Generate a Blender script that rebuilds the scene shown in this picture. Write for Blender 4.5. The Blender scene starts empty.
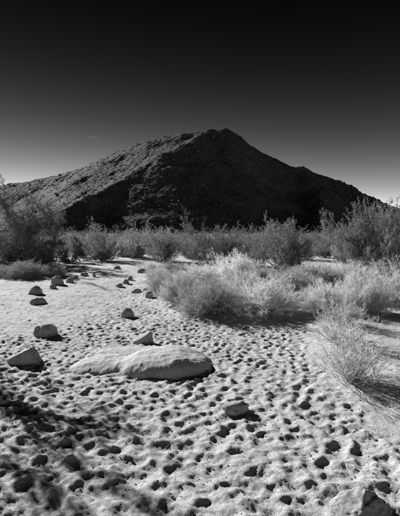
import bpy, math, random
import numpy as np
from mathutils import Vector

random.seed(7)
R = math.radians
scene = bpy.context.scene
col = scene.collection

# ---------------------------------------------------------------- camera
FPX, W, H, HORIZON, EYE = 400.0, 400.0, 516.0, 232.0, 1.5
PITCH = math.atan((H / 2 - HORIZON) / FPX)
cam_d = bpy.data.cameras.new('camera')
cam_d.sensor_fit = 'VERTICAL'
cam_d.sensor_height = 36.0
cam_d.lens = 36.0 * FPX / H
cam_d.clip_start = 0.05
cam_d.clip_end = 90000.0
cam = bpy.data.objects.new('camera', cam_d)
cam.location = (0, 0, EYE)
cam.rotation_euler = (R(90) - PITCH, 0, 0)
col.objects.link(cam)
scene.camera = cam

# ---------------------------------------------------------------- sky, sun, exposure
SUN_EL, SUN_AZ = 24.5, -43.0          # azimuth measured clockwise from the view direction (+Y)
world = bpy.data.worlds.new('World')
scene.world = world
world.use_nodes = True
nt = world.node_tree
nt.nodes.clear()
sky = nt.nodes.new('ShaderNodeTexSky')
sky.sky_type = 'NISHITA'
sky.sun_disc = False
sky.sun_elevation = R(SUN_EL)
sky.sun_rotation = R(SUN_AZ)
sky.air_density = 1.0
sky.dust_density = 0.0
sky.ozone_density = 1.0
# black-and-white film behind a deep red filter: only the red light of the sky, on a contrasty curve
sep = nt.nodes.new('ShaderNodeSeparateColor')
mul = nt.nodes.new('ShaderNodeMath'); mul.operation = 'MULTIPLY'; mul.inputs[1].default_value = 0.25
pw = nt.nodes.new('ShaderNodeMath'); pw.operation = 'POWER'; pw.inputs[1].default_value = 1.38
bg = nt.nodes.new('ShaderNodeBackground'); bg.inputs['Strength'].default_value = 0.10
wo = nt.nodes.new('ShaderNodeOutputWorld')
nt.links.new(sky.outputs[0], sep.inputs[0])
nt.links.new(sep.outputs[0], mul.inputs[0])
nt.links.new(mul.outputs[0], pw.inputs[0])
# the filter also deepens the sky evenly with height above the horizon, all the way round
geo = nt.nodes.new('ShaderNodeTexCoord')
sxyz = nt.nodes.new('ShaderNodeSeparateXYZ')
zc = nt.nodes.new('ShaderNodeMath'); zc.operation = 'MAXIMUM'; zc.inputs[1].default_value = 0.0
zm = nt.nodes.new('ShaderNodeMath'); zm.operation = 'MULTIPLY'; zm.inputs[1].default_value = -9.3
ze = nt.nodes.new('ShaderNodeMath'); ze.operation = 'EXPONENT'
zs = nt.nodes.new('ShaderNodeMath'); zs.operation = 'MULTIPLY'; zs.inputs[1].default_value = 3.6
fin = nt.nodes.new('ShaderNodeMath'); fin.operation = 'MULTIPLY'
nt.links.new(geo.outputs['Generated'], sxyz.inputs[0])
nt.links.new(sxyz.outputs['Z'], zc.inputs[0]); nt.links.new(zc.outputs[0], zm.inputs[0])
nt.links.new(zm.outputs[0], ze.inputs[0]); nt.links.new(ze.outputs[0], zs.inputs[0])
nt.links.new(pw.outputs[0], fin.inputs[0]); nt.links.new(zs.outputs[0], fin.inputs[1])
nt.links.new(fin.outputs[0], bg.inputs['Color'])
nt.links.new(bg.outputs[0], wo.inputs['Surface'])

sun_d = bpy.data.lights.new('sun', 'SUN')
sun_d.energy = 5.0
sun_d.angle = R(0.5)
sun_d.color = (1, 1, 1)
sun = bpy.data.objects.new('sun', sun_d)
SV = Vector((math.cos(R(SUN_EL)) * math.sin(R(SUN_AZ)), math.cos(R(SUN_EL)) * math.cos(R(SUN_AZ)), math.sin(R(SUN_EL))))
sun.rotation_euler = SV.to_track_quat('Z', 'Y').to_euler()
sun.location = SV * 50
col.objects.link(sun)

vs = scene.view_settings
vs.view_transform = 'Standard'
vs.look = 'None'
vs.gamma = 1.0
vs.use_curve_mapping = False
vs.exposure = 1.25
scene.cycles.max_bounces = 6
scene.cycles.transparent_max_bounces = 8


# ---------------------------------------------------------------- helpers
def ray(u, v):
    d = Vector(((u - W / 2) / FPX, 1.0, (H / 2 - v) / FPX))
    c, s = math.cos(-PITCH), math.sin(-PITCH)
    return Vector((d.x, d.y * c - d.z * s, d.y * s + d.z * c))


def on_ground(u, v, z=0.0):
    d = ray(u, v)
    t = (z - EYE) / d.z
    return Vector((d.x * t, d.y * t, z))


def at_depth(u, v, y):
    d = ray(u, v)
    t = y / d.y
    return Vector((d.x * t, y, EYE + d.z * t))


def smooth(a, b, x):
    t = np.clip((x - a) / (b - a), 0, 1)
    return t * t * (3 - 2 * t)


_rs = np.random.RandomState(11)
_perm = _rs.permutation(1024)
_perm = np.concatenate([_perm, _perm, _perm])
_grad = _rs.rand(1024) * 2 * np.pi
_gx, _gy = np.cos(_grad), np.sin(_grad)


def noise2(x, y):
    xi = np.floor(x).astype(np.int64); yi = np.floor(y).astype(np.int64)
    xf, yf = x - xi, y - yi
    u = xf ** 3 * (xf * (xf * 6 - 15) + 10); v = yf ** 3 * (yf * (yf * 6 - 15) + 10)

    def g(ix, iy, dx, dy):
        k = _perm[(_perm[ix & 1023] + iy) & 1023]
        return _gx[k] * dx + _gy[k] * dy
    a = g(xi, yi, xf, yf); b = g(xi + 1, yi, xf - 1, yf)
    c = g(xi, yi + 1, xf, yf - 1); d = g(xi + 1, yi + 1, xf - 1, yf - 1)
    return (a + u * (b - a)) + v * ((c + u * (d - c)) - (a + u * (b - a)))


def fbm(x, y, octaves=4, gain=0.5, lac=2.03):
    s, amp = 0, 1.0
    for i in range(octaves):
        s = s + amp * noise2(x + 17.3 * i, y - 9.1 * i)
        amp *= gain; x = x * lac; y = y * lac
    return s


def ridged(x, y, octaves=4):
    s, amp = 0, 1.0
    for i in range(octaves):
        s = s + amp * (1 - np.abs(noise2(x + 31.7 * i, y + 5.3 * i)) * 2.2)
        amp *= 0.5; x = x * 2.07; y = y * 2.07
    return s


def mesh_np(name, verts, faces, smooth_shade=False, mats=None):
    """verts (n,3), faces (m,k) with one k."""
    me = bpy.data.meshes.new(name)
    verts = np.ascontiguousarray(verts, dtype=np.float32)
    faces = np.ascontiguousarray(faces, dtype=np.int32)
    m, k = faces.shape
    me.vertices.add(len(verts)); me.vertices.foreach_set('co', verts.ravel())
    me.loops.add(m * k); me.loops.foreach_set('vertex_index', faces.ravel())
    me.polygons.add(m)
    me.polygons.foreach_set('loop_start', np.arange(0, m * k, k, dtype=np.int32))
    me.polygons.foreach_set('loop_total', np.full(m, k, dtype=np.int32))
    me.polygons.foreach_set('use_smooth', np.full(m, smooth_shade))
    me.update(calc_edges=True)
    me.validate()
    if mats: me.materials.append(mats)
    return me


def link(name, me, parent=None, loc=(0, 0, 0)):
    o = bpy.data.objects.new(name, me)
    o.location = loc
    if parent: o.parent = parent
    col.objects.link(o)
    return o


def tag(o, label=None, cat=None, group=None, kind=None):
    if label: o['label'] = label
    if cat: o['category'] = cat
    if group: o['group'] = group
    if kind: o['kind'] = kind
    return o


# ---------------------------------------------------------------- materials
def new_mat(name):
    m = bpy.data.materials.new(name); m.use_nodes = True
    t = m.node_tree; t.nodes.clear()
    out = t.nodes.new('ShaderNodeOutputMaterial')
    return m, t, out


def g(v): return (v, v, v, 1)


def tex_noise(t, scale, detail=4, rough=0.55, coord='Object'):
    tc = t.nodes.new('ShaderNodeTexCoord'); n = t.nodes.new('ShaderNodeTexNoise')
    n.inputs['Scale'].default_value = scale; n.inputs['Detail'].default_value = detail
    n.inputs['Roughness'].default_value = rough
    t.links.new(tc.outputs[coord], n.inputs['Vector'])
    return n


def ramp(t, src, stops):
    r = t.nodes.new('ShaderNodeValToRGB')
    el = r.color_ramp.elements
    while len(el) < len(stops): el.new(0.5)
    for e, (p, v) in zip(el, stops): e.position = p; e.color = g(v)
    t.links.new(src, r.inputs['Fac'])
    return r


def mix_mul(t, a, b, fac=1.0):
    m = t.nodes.new('ShaderNodeMix'); m.data_type = 'RGBA'; m.blend_type = 'MULTIPLY'
    m.inputs['Factor'].default_value = fac
    t.links.new(a, m.inputs['A']); t.links.new(b, m.inputs['B'])
    return m.outputs['Result']


def sand_material():
    m, t, out = new_mat('sand')
    p = t.nodes.new('ShaderNodeBsdfPrincipled')
    p.inputs['Roughness'].default_value = 0.95
    p.inputs['Specular IOR Level'].default_value = 0.15
    big = ramp(t, tex_noise(t, 0.9, 5).outputs['Fac'], [(0.3, 0.43), (0.7, 0.55)])
    fine = ramp(t, tex_noise(t, 140.0, 3, 0.75).outputs['Fac'], [(0.34, 0.42), (0.64, 1.15)])
    speck = ramp(t, tex_noise(t, 45.0, 4, 0.7).outputs['Fac'], [(0.3, 0.66), (0.62, 1.08)])
    t.links.new(mix_mul(t, mix_mul(t, big.outputs[0], fine.outputs[0], 0.9), speck.outputs[0], 0.9), p.inputs['Base Color'])
    b1 = t.nodes.new('ShaderNodeBump'); b1.inputs['Strength'].default_value = 0.8; b1.inputs['Distance'].default_value = 0.016
    t.links.new(tex_noise(t, 38.0, 6, 0.7).outputs['Fac'], b1.inputs['Height'])
    b2 = t.nodes.new('ShaderNodeBump'); b2.inputs['Strength'].default_value = 0.9; b2.inputs['Distance'].default_value = 0.006
    t.links.new(tex_noise(t, 190.0, 3, 0.7).outputs['Fac'], b2.inputs['Height'])
    t.links.new(b1.outputs[0], b2.inputs['Normal'])
    t.links.new(b2.outputs[0], p.inputs['Normal'])
    t.links.new(p.outputs[0], out.inputs[0])
    return m


def rock_material(name, lo, hi, scale=6.0):
    m, t, out = new_mat(name)
    p = t.nodes.new('ShaderNodeBsdfPrincipled')
    p.inputs['Roughness'].default_value = 0.9
    p.inputs['Specular IOR Level'].default_value = 0.2
    a = ramp(t, tex_noise(t, scale, 6, 0.65).outputs['Fac'], [(0.3, lo), (0.7, hi)])
    b = ramp(t, tex_noise(t, scale * 16, 3, 0.7).outputs['Fac'], [(0.34, 0.55), (0.6, 1.05)])
    t.links.new(mix_mul(t, a.outputs[0], b.outputs[0], 0.85), p.inputs['Base Color'])
    b1 = t.nodes.new('ShaderNodeBump'); b1.inputs['Strength'].default_value = 0.7; b1.inputs['Distance'].default_value = 0.02
    t.links.new(tex_noise(t, scale * 4, 7, 0.72).outputs['Fac'], b1.inputs['Height'])
    t.links.new(b1.outputs[0], p.inputs['Normal'])
    t.links.new(p.outputs[0], out.inputs[0])
    return m


def plant_material(name, lo, hi, trans=0.35, vary=0.0):
    """vary: how much the tone differs from plant to plant"""
    m, t, out = new_mat(name)
    n = ramp(t, tex_noise(t, 9.0, 3).outputs['Fac'], [(0.3, lo), (0.7, hi)]).outputs[0]
    if vary:
        oi = t.nodes.new('ShaderNodeObjectInfo')
        r = ramp(t, oi.outputs['Random'], [(0.0, 1 - vary), (1.0, 1.0 + vary * 0.3)])
        n = mix_mul(t, n, r.outputs[0])
    d = t.nodes.new('ShaderNodeBsdfDiffuse'); tr = t.nodes.new('ShaderNodeBsdfTranslucent')
    ms = t.nodes.new('ShaderNodeMixShader'); ms.inputs[0].default_value = trans
    t.links.new(n, d.inputs[0]); t.links.new(n, tr.inputs[0])
    t.links.new(d.outputs[0], ms.inputs[1]); t.links.new(tr.outputs[0], ms.inputs[2])
    t.links.new(ms.outputs[0], out.inputs[0])
    return m


def hill_material():
    m, t, out = new_mat('dark_hill_rock')
    p = t.nodes.new('ShaderNodeBsdfPrincipled')
    p.inputs['Roughness'].default_value = 0.95
    p.inputs['Specular IOR Level'].default_value = 0.1
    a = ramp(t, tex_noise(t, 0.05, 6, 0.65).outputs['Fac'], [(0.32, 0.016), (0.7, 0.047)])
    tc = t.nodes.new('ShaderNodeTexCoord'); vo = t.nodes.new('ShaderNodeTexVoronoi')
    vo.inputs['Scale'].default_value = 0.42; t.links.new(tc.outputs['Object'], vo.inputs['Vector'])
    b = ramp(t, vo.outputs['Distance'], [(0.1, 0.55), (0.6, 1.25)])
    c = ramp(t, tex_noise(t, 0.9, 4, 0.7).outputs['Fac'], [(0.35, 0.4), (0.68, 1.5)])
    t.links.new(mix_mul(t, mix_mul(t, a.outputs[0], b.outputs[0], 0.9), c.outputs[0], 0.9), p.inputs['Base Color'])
    b1 = t.nodes.new('ShaderNodeBump'); b1.inputs['Strength'].default_value = 0.5; b1.inputs['Distance'].default_value = 0.9
    t.links.new(tex_noise(t, 0.5, 6, 0.7).outputs['Fac'], b1.inputs['Height'])
    t.links.new(b1.outputs[0], p.inputs['Normal'])
    t.links.new(p.outputs[0], out.inputs[0])
    return m


M_SAND = sand_material()
M_ROCK = rock_material('pale_granite', 0.19, 0.42, 7.0)
M_BOULDER = rock_material('sandy_granite', 0.30, 0.44, 5.0)
M_CLOD = rock_material('sand_clod', 0.26, 0.46, 20.0)
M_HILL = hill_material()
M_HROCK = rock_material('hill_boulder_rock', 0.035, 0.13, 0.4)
M_STRAW = plant_material('grey_woody_stem', 0.18, 0.32, 0.05)
M_SILVER_RIMLIT = plant_material('rimlit_silver_twig', 0.86, 0.95, 0.6)  # silver tips, with the sun's rim light painted in as extra brightness
M_STRAW_FINE = plant_material('pale_fine_twig', 0.74, 0.92, 0.48, 0.28)
M_BARK = plant_material('grey_bark', 0.10, 0.20, 0.0)
M_LEAF = plant_material('creosote_leaf', 0.24, 0.44, 0.3, 0.55)
M_LEAF_DARK = plant_material('dark_leaf', 0.10, 0.20, 0.25)
M_SCRUB = plant_material('far_scrub_leaf', 0.07, 0.16, 0.35)

# ---------------------------------------------------------------- where the shrubs stand (needed for their sand hummocks)
# kind, u, v of the base, width and height in photo pixels, mesh variant, turn, label
BROOM = [
    (352, 389, 72, 47, 3, 20, 'airy pale shrub of fine radiating stems nearest the camera, right foreground'),
    (341, 353, 66, 38, 4, 75, 'pale shrub directly behind the nearest fine-stemmed shrub, darker at its heart'),
    (343, 334, 42, 34, 4, 160, 'thin upright pale shrub rising behind the two foreground shrubs on the right'),
    (210, 316, 68, 40, 1, 10, 'grey rounded shrub at the front of the central clump, left of the deep shadow'),
    (264, 317, 80, 42, 2, 200, 'grey rounded shrub at the front of the central clump, above the deep shadow'),
    (182, 303, 54, 36, 0, 130, 'soft pale shrub at the left front of the central clump, beside the trodden sand'),
    (163, 293, 42, 26, 2, 80, 'low pale shrub at the far left tip of the central clump, by scattered stones'),
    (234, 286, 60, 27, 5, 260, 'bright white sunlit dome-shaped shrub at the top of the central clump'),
    (200, 285, 52, 22, 0, 300, 'pale shrub just left of the bright white dome-shaped shrub'),
    (174, 276, 44, 15, 2, 40, 'low pale shrub at the back left of the central clump, below the dark thicket'),
    (292, 298, 52, 31, 0, 220, 'pale shrub joining the central clump to the shrubs on the right'),
    (314, 286, 52, 25, 1, 145, 'pale shrub below the gap of open sand by the dark far bush'),
    (325, 319, 50, 36, 2, 15, 'loose pale shrub with crossing stems at the front edge, right of the deep shadow'),
    (362, 318, 66, 46, 1, 95, 'broad shrub with dark heart right of centre, below the tall feathery bush'),
    (398, 308, 56, 44, 0, 180, 'pale shrub cut by the right edge of the picture'),
    (348, 287, 54, 27, 2, 250, 'soft pale shrub at the foot of the tall feathery bush, left side'),
    (388, 286, 54, 30, 1, 330, 'soft pale shrub at the foot of the tall feathery bush, right side'),
    (27, 279, 48, 17, 0, 55, 'low pale shrub in front of the dark left tree, widest of three'),
    (52, 278, 30, 12, 1, 170, 'small low shrub right of the widest pale shrub below the dark left tree'),
    (4, 279, 30, 12, 2, 15, 'small low shrub at the left edge of the picture below the dark tree'),
    (151, 272, 28, 13, 2, 115, 'small pale shrub at the far end of the sandy path, right side'),
    (126, 257.5, 30, 20, 0, 205, 'pale rounded shrub beyond the far end of the sandy path'),
    (158, 280, 30, 12, 1, 290, 'tiny pale shrub between the small path-end shrub and the central clump'),
    (262, 290, 50, 26, 2, 20, 'pale shrub just right of the bright white dome-shaped shrub'),
    (246, 300, 54, 32, 0, 340, 'pale shrub in the middle of the central clump, in front of the white dome'),
]
CREO = [
    (212, 268, 74, 51, 0, 0, 'leafy grey bush with a pointed top behind the central clump, left of the middle'),
    (284, 273, 72, 58, 1, 60, 'leafy bush with spiky bright twigs and shaded foot, right of the middle'),
    (250, 266, 50, 36, 2, 140, 'leafy bush half hidden behind the bright white dome-shaped shrub'),
    (326, 258, 36, 25, 2, 200, 'small dark rounded bush at the far edge of the open sand'),
    (366, 281, 78, 75, 1, 250, 'tallest feathery bush on the right, against the hill'),
    (396, 283, 66, 78, 0, 110, 'tall feathery bush cut by the right edge, with twigs reaching into the sky'),
    (104, 262, 46, 40, 2, 30, 'pale leafy bush right of the dark left tree, beyond the path'),
    (136, 259, 44, 34, 0, 310, 'leafy bush between the pale bush and the dark thicket, behind the path end'),
    (165, 262, 46, 38, 1, 180, 'dark leafy bush at the right of the path end, against the hill'),
    (188, 258, 38, 26, 2, 80, 'grey leafy bush left of the pointed-top bush'),
    (308, 260, 38, 22, 0, 220, 'low leafy bush right of the spiky bright bush'),
    (228, 257, 40, 25, 1, 20, 'leafy bush standing behind and between the pointed-top bush and the half hidden one'),
    (148, 254, 36, 22, 2, 260, 'grey leafy bush farthest back beyond the end of the path'),
    (84, 258, 40, 28, 0, 170, 'leafy bush showing between the dark left tree and the pale bush'),
    (348, 266, 40, 40, 2, 320, 'leafy bush against the left side of the tallest feathery bush'),
    (268, 258, 34, 22, 0, 100, 'leafy bush behind the left side of the spiky bright bush'),
]
TREE = [
    (46, 265, 104, 72, 0, 25, 'dark spreading desert tree with drooping branches on the left'),
    (2, 267, 84, 50, 1, 140, 'dark bushy desert tree cut by the left edge of the picture'),
    (72, 263, 56, 32, 1, 290, 'low dark bush under the right side of the spreading left tree'),
    (34, 269, 70, 34, 1, 40, 'low dark bush at the foot of the spreading left tree, behind the pale low shrub'),
]
SPOTS = [on_ground(b[0], b[1]) for b in BROOM + CREO + TREE]

# ---------------------------------------------------------------- ground
BOULDER_C = on_ground(160, 378) + Vector((0, 0.30, 0))
LOBE_C = on_ground(92, 372) + Vector((0, 0.20, 0))


def base_h(x, y):
    x = np.asarray(x, dtype=float); y = np.asarray(y, dtype=float)
    near = 1 - smooth(60, 200, y)
    h = 0.05 * fbm(x * 0.22, y * 0.22, 3) * near
    h = h + 0.10 * smooth(1.25, 2.3, x) * (1 - smooth(6.3, 7.4, y)) * smooth(2.4, 3.4, y)
    h = h + 0.05 * smooth(-2.0, -3.2, x) * smooth(5, 6.5, y) * near
    # sand drifted against the half buried boulder
    dx, dy = x - (BOULDER_C.x - 0.38), y - (BOULDER_C.y + 0.42)
    h = h + 0.09 * np.exp(-(dx * dx / 0.40 + dy * dy / 0.10))
    for i, p in enumerate(SPOTS):
        if p.y > 14: continue
        r = 0.42 if i < 3 else 0.55
        h = h + (0.05 if i < 3 else 0.07) * np.exp(-(((x - p.x) ** 2 + (y - p.y) ** 2) / (r * r)))
    return h


def trod(x, y):
    """how heavily the sand is trodden, 0..1"""
    xr = np.where(y < 3.0, 1.75 - 0.5 * smooth(2.2, 3.0, y), 1.25 + 0.35 * smooth(4.5, 6.5, y))
    xl = -5.0 + 2.9 * smooth(4.4, 6.3, y) - 0.09 * np.maximum(y - 8, 0)
    w = smooth(0.25, -0.25, x - xr) * smooth(-0.3, 0.4, x - xl)
    w = w * (1 - 0.5 * smooth(10, 16, y))
    side = 0.28 * (x < xl + 0.3) + 0.10 * (x > xr - 0.2)
    p = np.maximum(w, side)
    dx, dy = x - (BOULDER_C.x - 0.38), y - (BOULDER_C.y + 0.35)
    return p * (1 - 0.95 * np.exp(-((dx * dx / 0.36 + dy * dy / 0.22) ** 2)))


def build_ground():
    rows = [-60, -30, -12, -5, -2, -0.5, 0.2, 0.6]
    y = 0.8
    while y < 70:
        rows.append(y)
        y += max(0.0105, 0.0040 * y) if y < 12 else 0.0085 * y
    while y < 9000:
        rows.append(y); y *= 1.06
    rows = np.array(rows)
    u = np.linspace(-1, 1, 581)
    outer = np.array([1.04, 1.1, 1.2, 1.4, 1.8, 2.6, 4.5, 9, 20])
    u = np.concatenate([-outer[::-1], u, outer])
    half = 2.0 + 0.62 * np.maximum(rows, 0.8)
    X = half[:, None] * u[None, :]
    Y = np.repeat(rows[:, None], len(u), 1)
    base = base_h(X, Y)
    Hh = base + 0.012 * fbm(X * 3.1, Y * 3.1, 4) * (1 - smooth(25, 60, Y))
    rs = np.random.RandomState(5)
    # footprints, trodden one over another
    n = 30000
    py = 0.9 + 20.0 * rs.rand(n) ** 1.25
    px = (rs.rand(n) * 2 - 1) * (1.6 + 0.56 * py)
    # correct for the uneven sampling
    area = (1.6 + 0.56 * py) * (((py - 0.9) / 20.0 + 1e-4) ** 0.2)
    keep = rs.rand(n) < np.clip(trod(px, py) * area / np.where(py < 3, 2.3, 2.0), 0, 1)
    px, py = px[keep], py[keep]
    order = rs.permutation(len(px))
    for k in order:
        cx, cy = px[k], py[k]
        strong = min(1.0, 0.35 + 0.65 * float(trod(cx, cy)))
        s = rs.uniform(0.80, 1.32) * (1.0 - 0.32 * float(smooth(2.4, 4.6, cy)))
        reach = 0.27 * s
        r0, r1 = np.searchsorted(rows, [cy - reach, cy + reach])
        if r1 - r0 < 2: continue
        hm = half[(r0 + r1) // 2]
        c0, c1 = np.searchsorted(u, [(cx - reach) / hm - 0.01, (cx + reach) / hm + 0.01])
        sub = (slice(r0, r1), slice(c0, c1))
        lx, ly = X[sub] - cx, Y[sub] - cy
        wob = 0.026 * noise2(X[sub] * 8 + k, Y[sub] * 8) + 0.013 * noise2(X[sub] * 23, Y[sub] * 23 + k)
        ang = rs.normal(1.0, 0.75) + (math.pi if rs.rand() < 0.4 else 0)
        a = (math.cos(ang) * ly + math.sin(ang) * lx) / s
        b = (math.cos(ang) * lx - math.sin(ang) * ly) / s
        two = rs.rand() < 0.45
        ball = np.hypot((a - (0.055 if two else 0)) / 1.15, b) - rs.uniform(0.048, 0.062)
        if two:
            heel = np.hypot((a + 0.075) / 1.1, b) - rs.uniform(0.036, 0.046)
            kk = 0.045
            hmix = np.clip(0.5 + 0.5 * (heel - ball) / kk, 0, 1)
            d = heel * (1 - hmix) + ball * hmix - kk * hmix * (1 - hmix)
        else:
            d = ball
        d = d + wob * 1.3
        far = float(smooth(2.6, 4.4, cy))
        depth = (0.0105 + 0.002 * far + 0.019 * rs.rand()) * (0.86 + 0.14 * far) * strong * (0.35 + 0.65 * s)
        m = smooth(0.026, -0.066, d)
        old = Hh[sub]
        floor = base[sub] - depth * (0.85 + 0.25 * a / 0.1 * rs.uniform(-1, 1))
        rim = depth * 0.42 * np.exp(-((d - 0.026) / 0.020) ** 2) * (0.7 + 0.6 * np.clip(-a / 0.1, -1, 1) * rs.uniform(-1, 1))
        fade = smooth(reach, reach * 0.8, np.hypot(lx, ly))
        new = old * (1 - 0.80 * m) + floor * 0.80 * m + rim * (1 - m)
        Hh[sub] = old + (new - old) * fade
    # heaped rims slump: loose sand keeps no sharp points
    Hh = np.where(Hh > base + 0.010, base + 0.010 + 0.6 * (Hh - base - 0.010), Hh)
    for _ in range(2):
        B_ = Hh.copy()
        B_[1:-1, 1:-1] = 0.4 * Hh[1:-1, 1:-1] + 0.15 * (Hh[2:, 1:-1] + Hh[:-2, 1:-1] + Hh[1:-1, 2:] + Hh[1:-1, :-2])
        k_ = (1 - smooth(3.0, 5.5, Y)) * (Y > 0.8)
        Hh = Hh + (B_ - Hh) * k_
    crumble = smooth(0.05, 0.5, trod(X, Y))
    near = (1 - smooth(9, 16, Y))
    Hh += near * (0.003 + 0.007 * crumble) * fbm(X * 12, Y * 12, 5, 0.65)
    Hh += near * (0.0012 + 0.002 * crumble) * fbm(X * 55, Y * 55, 2, 0.6)
    # low wind and water ripples on the smoother left part of the wash
    Hh += 0.012 * fbm(X * 0.9, Y * 3.2, 3) * smooth(5, 7, Y) * (1 - smooth(25, 45, Y))
    Hh += 0.018 * ridged(X * 2.2, Y * 2.2, 3) * 0.4 * smooth(5.5, 8, Y) * (1 - smooth(22, 40, Y))
    nr, nc = X.shape
    idx = np.arange(nr * nc).reshape(nr, nc)
    F = np.stack([idx[:-1, :-1], idx[:-1, 1:], idx[1:, 1:], idx[1:, :-1]], -1).reshape(-1, 4)
    V = np.stack([X, Y, Hh], -1).reshape(-1, 3)
    o = link('sand_ground', mesh_np('sand_ground', V, F, True, M_SAND))
    tag(o, 'pale desert sand trodden full of footprints', kind='structure')
    return rows, u, half, Hh


rows_, u_, half_, H_ = build_ground()


def ground_z(x, y):
    r = int(np.clip(np.searchsorted(rows_, y), 1, len(rows_) - 1))
    c = int(np.clip(np.searchsorted(u_, x / half_[r]), 0, len(u_) - 1))
    return float(H_[r, c])


# ---------------------------------------------------------------- hill
def build_hill():
    # ridge lines: photo pixel of the crest and its distance
    def P(u, v, y):
        p = at_depth(u, v, y); return (p.x, p.y, p.z)
    A = [P(226, 130.5, 500), P(204, 131.5, 508), P(182, 133, 515), P(161, 137.5, 522), P(140, 143.5, 530), P(121, 151, 538), P(104, 160, 545), P(87, 167.5, 552), P(50, 177.5, 565), P(22, 182, 575), P(-4, 186, 585), P(-70, 196, 590), P(-130, 218, 590)]
    B = [P(210, 131.5, 508), P(196, 138, 484), P(165, 154, 450), P(132, 174, 415), P(92, 195, 370), P(50, 214, 330), P(0, 229, 295)]
    Cc = [P(226, 130.5, 500), P(239, 136.5, 500), P(252, 146.5, 498), P(269, 156, 494), P(286, 164, 490), P(303, 171, 486), P(330, 178.5, 478), P(350, 185, 470), P(358, 191.5, 468), P(372, 198, 462), P(397, 208, 452), P(440, 226, 440)]
    D = [P(226, 131, 500), P(222, 150, 460), P(235, 172, 415), P(240, 195, 370), P(232, 215, 330), P(225, 229, 290)]
    E = [P(302, 167, 486), P(318, 185, 450), P(322, 205, 400), P(318, 224, 340)]
    G = [P(130, 151, 540), P(95, 178, 490), P(50, 200, 430), P(-5, 218, 380)]
    ridges = [(A, 0.62, 4), (B, 0.95, 9), (Cc, 1.05, 3), (E, 0.95, 8)]
    step = 1.55
    xs = np.arange(-430, 430, step); ys = np.arange(215, 760, step)
    X, Y = np.meshgrid(xs, ys)
    wx = X + 9 * fbm(X * 0.016, Y * 0.016, 2); wy = Y + 9 * fbm(X * 0.016 + 40, Y * 0.016, 2)
    Z = np.full(X.shape, -40.0)
    for line, s, rr in ridges:
        best = np.full(X.shape, -60.0)
        for (x0, y0, z0), (x1, y1, z1), si in zip(line[:-1], line[1:], range(99)):
            steep = 0.95 if (line is A and si < 2) else s
            dx, dy = x1 - x0, y1 - y0
            # unwarped close to the crest so that the skyline stays put
            t = np.clip(((X - x0) * dx + (Y - y0) * dy) / (dx * dx + dy * dy), 0, 1)
            d0 = np.hypot(X - x0 - t * dx, Y - y0 - t * dy)
            t2 = np.clip(((wx - x0) * dx + (wy - y0) * dy) / (dx * dx + dy * dy), 0, 1)
            d1 = np.hypot(wx - x0 - t2 * dx, wy - y0 - t2 * dy)
            k = smooth(5, 40, d0)
            d = d0 * (1 - k) + d1 * k
            best = np.maximum(best, z0 + (z1 - z0) * t - steep * (np.sqrt(d * d + rr * rr) - rr))
        m = np.maximum(Z, best); k = 3.0
        Z = m + np.log1p(np.exp(-np.abs(Z - best) / k)) * k * np.where(np.abs(Z - best) < 30, 1, 0)
    hf = np.clip(Z / 20, 0, 1)
    gul = ridged(X * 0.022 + 3, Y * 0.022, 4)
    Z += hf * (1.3 * (gul - 1.1) + 1.0 * fbm(X * 0.09, Y * 0.09, 4, 0.55))
    crag = smooth(95, 175, X) * smooth(18, 40, Z)
    Z += hf * (0.35 + 3.0 * crag) * np.maximum(0, ridged(X * 0.16, Y * 0.16, 3) - 1.0)
    Z += hf * 0.3 * fbm(X * 0.45, Y * 0.45, 2)
    nr, nc = X.shape
    idx = np.arange(nr * nc).reshape(nr, nc)
    F = np.stack([idx[:-1, :-1], idx[:-1, 1:], idx[1:, 1:], idx[1:, :-1]], -1).reshape(-1, 4)
    V = np.stack([X, Y, Z], -1).reshape(-1, 3)
    used = (V[F][:, :, 2].max(1) > -3)
    F = F[used]
    keep, inv = np.unique(F, return_inverse=True)
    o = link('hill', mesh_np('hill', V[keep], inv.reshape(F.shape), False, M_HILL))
    tag(o, 'dark rocky desert hill with one rounded peak', kind='structure')
    return xs, ys, Z


hx, hy, HZ = build_hill()


def hill_z(x, y):
    i = np.clip(np.searchsorted(hy, y), 0, len(hy) - 1); j = np.clip(np.searchsorted(hx, x), 0, len(hx) - 1)
    return HZ[i, j]


# unit rock: icosahedron-based, angular
def ico(sub):
    import bmesh
    bm = bmesh.new(); bmesh.ops.create_icosphere(bm, subdivisions=sub, radius=1.0)
    V = np.array([v.co[:] for v in bm.verts]); F = np.array([[v.index for v in f.verts] for f in bm.faces]); bm.free()
    return V, F


ICO = {s: ico(s) for s in (1, 2, 3, 4, 5)}
ICO[0] = (np.array([[1, 0, 0], [-1, 0, 0], [0, 1, 0], [0, -1, 0], [0, 0, 1], [0, 0, -1.0]]),
          np.array([[0, 2, 4], [2, 1, 4], [1, 3, 4], [3, 0, 4], [2, 0, 5], [1, 2, 5], [3, 1, 5], [0, 3, 5]]))


def scatter_lumps(name, P, S, sub, mat, seed):
    """many small irregular stones in one mesh"""
    rs = np.random.RandomState(seed)
    V, F = ICO[sub]
    n = len(P)
    jit = 1 + 0.28 * rs.randn(n, len(V), 1).clip(-1.3, 1.3) * 0.7
    sc = S[:, None, None] * rs.uniform(0.6, 1.25, (n, 1, 3)) * np.array([1, 1, 0.75])
    a = rs.rand(n) * 6.28
    c, s = np.cos(a)[:, None], np.sin(a)[:, None]
    Q = V[None] * jit * sc
    Q = np.stack([Q[..., 0] * c - Q[..., 1] * s, Q[..., 0] * s + Q[..., 1] * c, Q[..., 2]], -1) + P[:, None, :]
    FF = F[None] + (np.arange(n) * len(V))[:, None, None]
    return link(name, mesh_np(name, Q.reshape(-1, 3), FF.reshape(-1, 3), False, mat))


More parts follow.
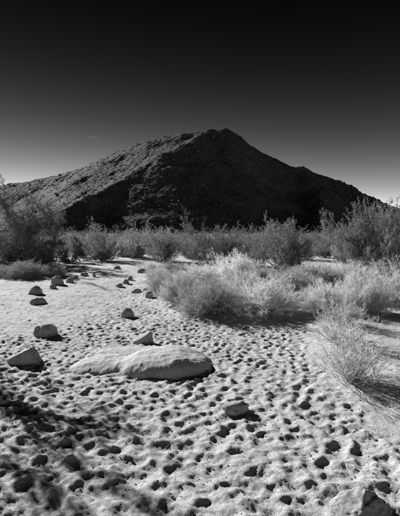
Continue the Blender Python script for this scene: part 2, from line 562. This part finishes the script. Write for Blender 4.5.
# boulders of the hillside, beyond counting
rs = np.random.RandomState(21)
n = 16000
bx, by = rs.uniform(-400, 300, n), rs.uniform(280, 600, n)
bz = hill_z(bx, by)
k = (bz > 4)
bx, by, bz = bx[k], by[k], bz[k]
sz = np.exp(rs.normal(-0.85, 0.5, len(bx))).clip(0.2, 2.0)
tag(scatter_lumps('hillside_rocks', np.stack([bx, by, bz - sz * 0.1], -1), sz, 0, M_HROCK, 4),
    'loose rocks and boulders strewn over the dark hill', 'rocks', kind='stuff')


# ---------------------------------------------------------------- stones on the sand
def rock_mesh(name, dims, seed, cuts=9, sub=4, rough=0.05, planes=(), mat=None):
    rs = np.random.RandomState(seed)
    V, F = ICO[sub]
    V = V.copy()
    for nrm, off in planes:
        nn = np.array(nrm, float); nn /= np.linalg.norm(nn)
        d = V @ nn - off
        V -= np.clip(d, 0, None)[:, None] * nn * 0.94
    for _ in range(cuts):
        nn = rs.randn(3); nn[2] = abs(nn[2]) * 0.8; nn /= np.linalg.norm(nn)
        d = V @ nn - rs.uniform(0.72, 0.97)
        V -= np.clip(d, 0, None)[:, None] * nn * 0.9
    f = 1 + rough * (fbm(V[:, 0] * 2.1 + seed, V[:, 1] * 2.1 + V[:, 2] * 1.7, 4, 0.6) + 0.7 * fbm(V[:, 2] * 4.3 + seed, V[:, 0] * 4.1 - V[:, 1] * 3.1, 3, 0.6))
    V = V * f[:, None]
    lo, hi = V.min(0), V.max(0)
    V = (V - (lo + hi) / 2) / (hi - lo) * np.array(dims)
    return mesh_np(name, V, F, True, mat or M_ROCK)


def stone(u, v, wpx, hpx, seed, label, depth=0.75, turn=0, planes=(), cuts=4, group='stones lining the sandy path', name='stone', mat=None, sub=4, rough=0.15, sink=0.42, tilt=0):
    p = on_ground(u, v)
    w = wpx * p.y / FPX
    vis = hpx * p.y / FPX
    d = w * depth
    # part of the pixel height is the top seen from above
    h = max(0.45 * vis, vis - d * 0.5 * (EYE / p.y) * 0.6)
    h_all = h / (1 - sink)
    me = rock_mesh(name, (w, d, h_all), seed, cuts, sub, rough, planes, mat)
    c = p + Vector((0, d * 0.42, 0))
    o = link(name, me, None, (c.x, c.y, float(base_h(c.x, c.y)) + h_all * (0.5 - sink)))
    o.rotation_euler = (0, R(tilt), R(turn))
    tag(o, label, 'rock', group)
    return o


wedge = (((1, -0.15, 0.05), 0.55), ((-0.55, -0.1, 0.85), 0.42))
stone(21, 365, 36, 18, 1, 'largest pale stone at the left edge, flat sloping top', 0.6, 0, (((-0.5, 0, 0.9), 0.45), ((0.9, 0, 0.5), 0.55)), 6, rough=.12)
stone(43, 337, 25, 14, 2, 'rounded stone above right of the largest left-edge stone, shadow to its right', 0.7, 15, (), 3)
stone(36, 306, 17, 8, 53, 'low pale stone just below a darker round one, long shadow on the sand', 0.8, 25, (), 2)
stone(34, 297, 14, 10, 54, 'round darkish stone just above a low pale stone on the left', 0.8, 40, (), 3)
stone(56, 287, 13, 10, 5, 'tall rounded stone, biggest of the far left row', 0.7, 10, (), 3)
stone(52, 291, 8, 6, 6, 'small stone leaning at the foot of the biggest far-row stone', 0.8, 70, (), 3)
stone(69, 285, 8, 6, 7, 'small stone in the far left row, right of the biggest one', 0.8, 20, (), 3, sub=3)
stone(75, 281, 6, 4.5, 8, 'small stone in the far left row before the tree shadow begins', 0.8, 50, (), 3, sub=3)
stone(84, 278, 8, 4.5, 9, 'low dark stone at the edge of the tree shadow', 0.7, 0, (), 3, sub=3)
stone(94, 279, 3.6, 6, 10, 'little upright pale stone at the edge of the tree shadow', 0.8, 0, (((1, 0, 0.4), 0.6),), 7, sub=3)
stone(119, 287, 8, 4.5, 11, 'lowest of three stones clustered at the right of the path', 0.8, 30, (), 3, sub=3)
stone(125, 284, 9, 5, 12, 'middle of three stones clustered at the right of the path', 0.8, 100, (), 3, sub=3)
stone(130, 281, 7, 5, 13, 'uppermost of three stones clustered at the right of the path', 0.8, 60, (), 3, sub=3)
stone(141, 273.5, 9, 5, 14, 'dark stone at the right end of the tree shadow across the path', 0.7, 20, (), 3, sub=3)
stone(117, 270.5, 7, 3.6, 15, 'flat stone lying in the tree shadow across the path', 0.7, 20, (), 3, sub=3)
stone(136, 293, 11, 5, 16, 'flat stone between the clustered three and the pale shrubs', 0.7, 0, (), 3, sub=3)
stone(149, 298, 9, 7, 17, 'stone touching the left tip of the central shrubs', 0.8, 0, (), 3, sub=3)
stone(145, 292, 6, 4, 31, 'small stone beside the one touching the central shrubs', 0.8, 30, (), 3, sub=3)
stone(126, 317, 15, 11, 18, 'blunt round stone alone in mid path, dark shadow to its right', 0.8, 0, (), 1)
stone(133, 330, 8, 3.4, 19, 'little dark stone behind the sharp wedge stone', 0.8, 0, (), 3, sub=3)
stone(142, 344.5, 22, 14.5, 20, 'sharp wedge stone with bright blunt end behind the big boulder', 0.55, -8, wedge, 3, rough=.10)
stone(237, 415, 30, 15, 22, 'pale rounded stone alone among footprints right of the boulder', 0.65, 12, (((-.25, .1, 1), 0.7),), 1, rough=.16, sink=0.26)
stone(369, 526, 68, 35, 23, 'jagged pale rock cut by the bottom right corner', 0.7, 0, (((-0.6, -0.2, 0.8), 0.62), ((0.5, -0.6, 0.7), 0.62)), 2, name='rock', rough=.12, sub=5)


def boulder():
    """one low slab: a broad hump and a flat tongue to its left, the back running under the sand"""
    c = BOULDER_C
    nx, ny = 140, 90
    X, Y = np.meshgrid(np.linspace(-1.12, 0.62, nx), np.linspace(-0.50, 0.85, ny))
    wx = X + 0.04 * fbm(X * 2, Y * 2, 2); wy = Y + 0.04 * fbm(X * 3 + 9, Y * 3, 3)

    def lobe(cx, cy, rx, rf, rb, p, h):
        ry = np.where(wy < cy, rf, rb)
        rr = np.abs((wx - cx) / rx) ** p + np.abs((wy - cy) / ry) ** p
        return h * np.sign(1 - rr) * np.abs(1 - rr).clip(0, 1.5) ** 0.62
    main = lobe(0.02, -0.02, 0.52, 0.32, 0.75, 2.3, 0.18)
    tongue = lobe(-0.58, 0.04, 0.46, 0.24, 0.55, 2.0, 0.09)
    kk = 0.05
    hq = np.clip(0.5 + 0.5 * (main - tongue) / kk, 0, 1)
    Z = main * hq + tongue * (1 - hq) + kk * hq * (1 - hq)
    Z = Z + 0.018 * fbm(X * 3.5, Y * 3.5, 5, 0.6) + 0.005 * fbm(X * 20, Y * 20, 4, 0.65)
    Z = np.maximum(Z, -0.16)
    V = np.stack([X + c.x, Y + c.y, Z + 0.0], -1).reshape(-1, 3)
    idx = np.arange(nx * ny).reshape(ny, nx)
    F = np.stack([idx[:-1, :-1], idx[:-1, 1:], idx[1:, 1:], idx[1:, :-1]], -1).reshape(-1, 4)
    F = F[(V[F][:, :, 2].max(1) > -0.155)]
    keep, inv = np.unique(F, return_inverse=True)
    me = mesh_np('boulder', V[keep] - np.array([c.x, c.y, 0]), inv.reshape(F.shape), True, M_BOULDER)
    o = link('boulder', me, None, (c.x, c.y, float(base_h(c.x, c.y - 0.4)) - 0.01))
    tag(o, 'big low pale boulder slab with a flat left tongue, half buried in mid path', 'rock')


boulder()

# crumbs of sand and grit
rs = np.random.RandomState(33)
n = 9500
gy = 1.0 + 15 * rs.rand(n) ** 1.6
gx = (rs.rand(n) * 2 - 1) * (1.6 + 0.56 * gy)
ri = np.clip(np.searchsorted(rows_, gy), 1, len(rows_) - 1)
ci = np.clip(np.searchsorted(u_, gx / half_[ri]), 0, len(u_) - 1)
gz = H_[ri, ci]
gs = np.exp(rs.normal(-5.55, 0.5, n)).clip(0.0015, 0.016)
tag(scatter_lumps('grit', np.stack([gx, gy, gz + gs * 0.15], -1), gs, 1, M_CLOD, 8), 'grit and crumbs of sand strewn over the ground', 'grit', kind='stuff')


# ---------------------------------------------------------------- plants
def tubes(P, Rr, sides=3):
    """P (n,k,3) centre lines, Rr (n,k) radii -> verts, quads"""
    n, k, _ = P.shape
    T = np.gradient(P, axis=1)
    T /= np.linalg.norm(T, axis=2, keepdims=True) + 1e-9
    ref = np.where(np.abs(T[..., 2:3]) > 0.9, np.array([1.0, 0, 0]), np.array([0, 0, 1.0]))
    U = np.cross(T, ref); U /= np.linalg.norm(U, axis=2, keepdims=True) + 1e-9
    Wv = np.cross(T, U)
    a = np.arange(sides) * 2 * np.pi / sides
    V = P[:, :, None, :] + Rr[:, :, None, None] * (np.cos(a)[None, None, :, None] * U[:, :, None, :] + np.sin(a)[None, None, :, None] * Wv[:, :, None, :])
    idx = np.arange(n * k * sides).reshape(n, k, sides)
    nx = np.roll(idx, -1, axis=2)
    F = np.stack([idx[:, :-1], nx[:, :-1], nx[:, 1:], idx[:, 1:]], -1).reshape(-1, 4)
    return V.reshape(-1, 3), F


def join(parts):
    V, F, off = [], [], 0
    for v, f in parts:
        V.append(v); F.append(f + off); off += len(v)
    return np.concatenate(V), np.concatenate(F)


def unit(v): return v / (np.linalg.norm(v, axis=-1, keepdims=True) + 1e-9)


def lines(rs, base, d, L, k, up=0.1, wig=0.03):
    t = np.linspace(0, 1, k)[None, :, None]
    n = len(base)
    P = base[:, None, :] + d[:, None, :] * L[:, None, None] * t
    P = P + np.array([0, 0, 1.0]) * (up * L)[:, None, None] * t * t if np.ndim(up) else P + np.array([0, 0, 1.0]) * up * L[:, None, None] * t * t
    w = np.cumsum(rs.randn(n, k, 3), axis=1) * wig * L[:, None, None] / math.sqrt(k)
    w[:, 0] = 0
    return P + w


def kids(rs, P, per, tmin, tmax, spread, lrel, Lpar, k, up=0.1, wig=0.05):
    """child shoots growing from the lines P"""
    n, kk, _ = P.shape
    t = rs.uniform(tmin, tmax, (n, per)) * (kk - 1)
    i = np.minimum(t.astype(int), kk - 2); f = (t - i)[..., None]
    rowi = np.arange(n)[:, None]
    b = P[rowi, i] * (1 - f) + P[rowi, i + 1] * f
    d = unit(P[rowi, i + 1] - P[rowi, i])
    d = unit(d + spread * rs.randn(n, per, 3))
    L = (Lpar[:, None] * rs.uniform(lrel[0], lrel[1], (n, per))).reshape(-1)
    b, d = b.reshape(-1, 3), d.reshape(-1, 3)
    return lines(rs, b, d, L, k, up, wig), L


def taper(n, k, r0, r1): return np.tile(np.linspace(r0, r1, k)[None], (n, 1))


def leaves(rs, P, per, tmin, size, aspect=0.4, spread=0.03):
    """small folded leaves along the lines P"""
    n, kk, _ = P.shape
    t = rs.uniform(tmin, 1.0, (n, per)) * (kk - 1)
    i = np.minimum(t.astype(int), kk - 2); f = (t - i)[..., None]
    rowi = np.arange(n)[:, None]
    c = (P[rowi, i] * (1 - f) + P[rowi, i + 1] * f).reshape(-1, 3)
    c = c + rs.randn(len(c), 3) * spread
    d = unit(rs.randn(len(c), 3) + np.array([0, 0, 0.5]))
    s = unit(np.cross(d, rs.randn(len(c), 3)))
    nn = np.cross(d, s)
    l = (size * rs.uniform(0.6, 1.3, len(c)))[:, None]
    V = np.stack([c - d * l * 0.5, c + s * l * aspect + nn * l * 0.12, c + d * l * 0.5, c - s * l * aspect + nn * l * 0.12], 1)
    m = len(c)
    F = np.arange(m * 4).reshape(m, 4)
    F = np.concatenate([F[:, [0, 1, 2]], F[:, [0, 2, 3]]])
    return V.reshape(-1, 3), F


def dome_dirs(rs, n, maxdeg, power=0.75):
    th = np.radians(maxdeg) * rs.rand(n) ** power
    ph = rs.rand(n) * 2 * np.pi
    return np.stack([np.sin(th) * np.cos(ph), np.sin(th) * np.sin(ph), np.cos(th)], -1), th


def broom_meshes(seed, n0=200, fine=1.0, k1=8, k2=8, maxdeg=92, power=0.60, short=0.72):
    """unit shrub: about 1 high and 1.75 wide, thin stems fanning from the root"""
    rs = np.random.RandomState(seed)
    d, th = dome_dirs(rs, n0, maxdeg, power)
    base = np.concatenate([rs.randn(n0, 2) * 0.05, np.full((n0, 1), -0.05)], 1)
    L = 0.86 * rs.uniform(short, 1.0, n0)
    az = np.arctan2(d[:, 1], d[:, 0])
    L *= 1 + 0.15 * np.sin(3 * az + seed) * np.sin(th) + 0.10 * np.sin(5 * az - seed + 3 * th)
    P0 = lines(rs, base, d, L, 6, 0.10, 0.07)
    P1, L1 = kids(rs, P0, k1, 0.38, 0.99, 0.48, (0.15, 0.32), L, 4, 0.12, 0.16)
    P2, L2 = kids(rs, P1, k2, 0.15, 0.98, 0.50, (0.25, 0.6), L1, 2, 0.1, 0.12)
    stems = join([tubes(P0, taper(len(P0), 6, 0.0048 * fine, 0.0020 * fine)), tubes(P1, taper(len(P1), 4, 0.0024 * fine, 0.0011 * fine))])
    tw = tubes(P2, taper(len(P2), 2, 0.0020 * fine, 0.0009 * fine))
    return (mesh_np('shrub_stems', *stems, False, M_STRAW), mesh_np('shrub_twigs', *tw, False, M_STRAW_FINE))


def creosote_meshes(seed, n0=24, maxdeg=58, leaf=0.0155, per=26, mat=None):
    rs = np.random.RandomState(seed)
    d, th = dome_dirs(rs, n0, maxdeg, 0.55)
    base = np.concatenate([rs.randn(n0, 2) * 0.035, np.full((n0, 1), -0.04)], 1)
    L = rs.uniform(0.62, 1.0, n0) * (1 - 0.12 * th)
    P0 = lines(rs, base, d, L, 9, 0.10, 0.12)
    P1, L1 = kids(rs, P0, 11, 0.10, 0.97, 0.36, (0.22, 0.42), L, 5, 0.22, 0.12)
    P2, L2 = kids(rs, P1, 6, 0.2, 0.97, 0.40, (0.3, 0.6), L1, 4, 0.2, 0.1)
    wood = join([tubes(P0, taper(len(P0), 9, 0.009, 0.0022), 4), tubes(P1, taper(len(P1), 5, 0.0032, 0.0012)), tubes(P2, taper(len(P2), 4, 0.0014, 0.0007))])
    lf = leaves(rs, P2, per, 0.25, leaf, 0.36, 0.010)
    return (mesh_np('bush_stems', *wood, False, M_BARK), mesh_np('bush_leaves', *lf, False, mat or M_LEAF))


def tree_meshes(seed, n0=7):
    rs = np.random.RandomState(seed)
    d, th = dome_dirs(rs, n0, 66, 0.5)
    base = np.concatenate([rs.randn(n0, 2) * 0.03, np.full((n0, 1), -0.03)], 1)
    L = rs.uniform(0.62, 0.95, n0)
    P0 = lines(rs, base, d, L, 10, 0.06, 0.16)
    P1, L1 = kids(rs, P0, 13, 0.1, 0.98, 0.46, (0.3, 0.55), L, 7, -0.05, 0.2)
    P2, L2 = kids(rs, P1, 8, 0.2, 0.98, 0.42, (0.25, 0.5), L1, 5, -0.15, 0.16)
    P3, L3 = kids(rs, P2, 6, 0.2, 0.98, 0.5, (0.3, 0.6), L2, 3, -0.2, 0.12)
    trunk = join([tubes(P0, taper(len(P0), 10, 0.026, 0.005), 6), tubes(P1, taper(len(P1), 7, 0.007, 0.002), 4)])
    tw = join([tubes(P2, taper(len(P2), 5, 0.0024, 0.001)), tubes(P3, taper(len(P3), 3, 0.0011, 0.0006))])
    lf = leaves(rs, P3, 10, 0.1, 0.0165, 0.32, 0.013)
    return (mesh_np('tree_trunk', *trunk, False, M_BARK), mesh_np('tree_twigs', *tw, False, M_BARK), mesh_np('tree_leaves', *lf, False, M_LEAF_DARK))


def plant(name, meshes, part_names, u, v, wpx, hpx, turn, label, cat, group, wide):
    p = on_ground(u, v)
    w = wpx * p.y / FPX; h = hpx * p.y / FPX
    root = bpy.data.objects.new(name, None)
    root.empty_display_size = 0.1
    root.location = (p.x, p.y, float(base_h(p.x, p.y)))
    root.rotation_euler[2] = R(turn)
    root.scale = (w / wide, w / wide, h)
    col.objects.link(root)
    tag(root, label, cat, group)
    for nm, me in zip(part_names, meshes):
        link(nm, me, root)
    return root


def norm(parts):
    """scale a plant's meshes together to height 1 and width 1"""
    arrs = []
    for me in parts:
        a = np.empty(len(me.vertices) * 3, np.float32); me.vertices.foreach_get('co', a); arrs.append(a.reshape(-1, 3))
    al = np.concatenate(arrs)
    zt = np.percentile(al[:, 2], 99.2); rt = np.percentile(np.abs(al[:, :2]), 98.5)
    for me, a in zip(parts, arrs):
        a = a / np.array([2 * rt, 2 * rt, zt], np.float32)
        me.vertices.foreach_set('co', np.ascontiguousarray(a, np.float32).ravel()); me.update()
    return parts


BROOM_M = [broom_meshes(3, 230, 1.25, 8, 12), broom_meshes(14, 240, 1.25, 8, 12), broom_meshes(25, 210, 1.2, 8, 12), broom_meshes(31, 130, 1.05, 6, 5, 64, 0.6, 0.55), broom_meshes(38, 90, 1.1, 7, 5, 80, 0.6, 0.5)]
BROOM_M = [norm(p) for p in BROOM_M]
rimlit_twigs = BROOM_M[1][1].copy(); rimlit_twigs.materials[0] = M_SILVER_RIMLIT  # copy of the pale twigs, brightened by colour to look rim-lit
BROOM_M.append((BROOM_M[1][0], rimlit_twigs))
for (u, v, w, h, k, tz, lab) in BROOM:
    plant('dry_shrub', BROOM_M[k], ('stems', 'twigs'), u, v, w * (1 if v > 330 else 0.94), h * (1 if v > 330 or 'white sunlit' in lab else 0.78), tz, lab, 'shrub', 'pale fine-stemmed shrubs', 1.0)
CREO_M = [creosote_meshes(5, 24), creosote_meshes(17, 28, 50), creosote_meshes(29, 26, 64)]
CREO_M = [norm(p) for p in CREO_M]
for (u, v, w, h, k, tz, lab) in CREO:
    plant('leafy_bush', CREO_M[k], ('stems', 'foliage'), u, v, w * 0.92, h * (1.0 if h > 60 else 0.88), tz, lab, 'bush', 'leafy bushes behind the pale shrubs', 1.0)
TREE_M = [tree_meshes(6), tree_meshes(13, 7)]
TREE_M = [norm(p) for p in TREE_M]
for (u, v, w, h, k, tz, lab) in TREE:
    plant('desert_tree', TREE_M[k], ('trunk', 'twigs', 'crown'), u, v, w, h, tz, lab, 'tree', 'dark trees on the left', 1.0)
# the tree just outside the picture whose broken shade falls on the lower left sand
sh = plant('leafy_bush', norm(creosote_meshes(44, 19, 58, 0.0165, 19)), ('stems', 'foliage'), 60, 360, 30, 30, 60, 'tall bush outside the left edge, known by its broken shade on the near sand', 'bush', 'leafy bushes behind the pale shrubs', 1.0)
sh.location = (-4.6, 5.05, 0)
sh.scale = (2.7, 2.7, 2.9)

# fallen twigs round the shrubs and along the wash
rs = np.random.RandomState(61)
lp = []
for i, p in enumerate(SPOTS):
    if p.y < 13:
        q = rs.randn(60, 2) * (0.35 if i < 3 else 0.6); lp.append(np.stack([p.x + q[:, 0], p.y + q[:, 1]], -1))
q = np.stack([rs.uniform(-3, 3, 260), rs.uniform(1.6, 9, 260)], -1); lp.append(q)
lp = np.concatenate(lp)
ri = np.clip(np.searchsorted(rows_, lp[:, 1]), 1, len(rows_) - 1)
ci = np.clip(np.searchsorted(u_, lp[:, 0] / half_[ri]), 0, len(u_) - 1)
b3 = np.concatenate([lp, (H_[ri, ci] + 0.003)[:, None]], 1)
dd = rs.randn(len(b3), 3) * np.array([1, 1, 0.12]); dd = unit(dd)
TP = lines(rs, b3, dd, rs.uniform(0.02, 0.13, len(b3)), 4, 0.02, 0.12)
tag(link('twig_litter', mesh_np('twig_litter', *tubes(TP, taper(len(TP), 4, 0.0022, 0.0010)), False, M_STRAW)), 'broken twigs lying on the sand round the shrubs', 'twigs', kind='stuff')

# scrub of the flat between the bushes and the hill, one mass
rs = np.random.RandomState(77)
parts = []
n = 1000
sy = 26 * (260 / 26) ** rs.rand(n)
sx = (rs.rand(n) * 2 - 1) * 0.75 * sy
for i in range(n):
    hgt = rs.uniform(0.7, 2.0); m = 230 if sy[i] < 70 else 100
    a = unit(rs.randn(m, 3)); a[:, 2] = np.abs(a[:, 2])
    r = rs.rand(m) ** 0.45
    c = a * r[:, None] * np.array([hgt * 0.75, hgt * 0.75, hgt]) * (1 + 0.25 * np.sin(a[:, :1] * 5 + i))
    c = c + np.array([sx[i], sy[i], 0.05])
    size = 0.10 + 0.0016 * sy[i]
    dd = unit(rs.randn(m, 3) + np.array([0, 0, 0.8])); s = unit(np.cross(dd, rs.randn(m, 3)))
    l = size * rs.uniform(0.6, 1.5, (m, 1))
    V = np.stack([c - dd * l * 0.6, c + s * l * 0.28, c + dd * l * 0.8], 1).reshape(-1, 3)
    parts.append((V, np.arange(m * 3).reshape(m, 3)))
tag(link('distant_scrub', mesh_np('distant_scrub', *join(parts), False, M_SCRUB)), 'low desert scrub covering the flat below the hill', 'scrub', kind='stuff')

# ---------------------------------------------------------------- short vapour trail high over the left slope
m, t, out = new_mat('vapour')
pv = t.nodes.new('ShaderNodeBsdfDiffuse'); pv.inputs[0].default_value = g(0.8)
tp = t.nodes.new('ShaderNodeBsdfTransparent'); mx = t.nodes.new('ShaderNodeMixShader'); mx.inputs[0].default_value = 0.22
t.links.new(tp.outputs[0], mx.inputs[1]); t.links.new(pv.outputs[0], mx.inputs[2]); t.links.new(mx.outputs[0], out.inputs[0])
c = at_depth(93, 137, 22000)
V, F = ICO[3]
o = link('vapour_trail', mesh_np('vapour_trail', V * np.array([290, 60, 26]), F, True, m), None, c)
tag(o, 'short thin white vapour trail in the dark sky above the left slope', 'vapour trail')
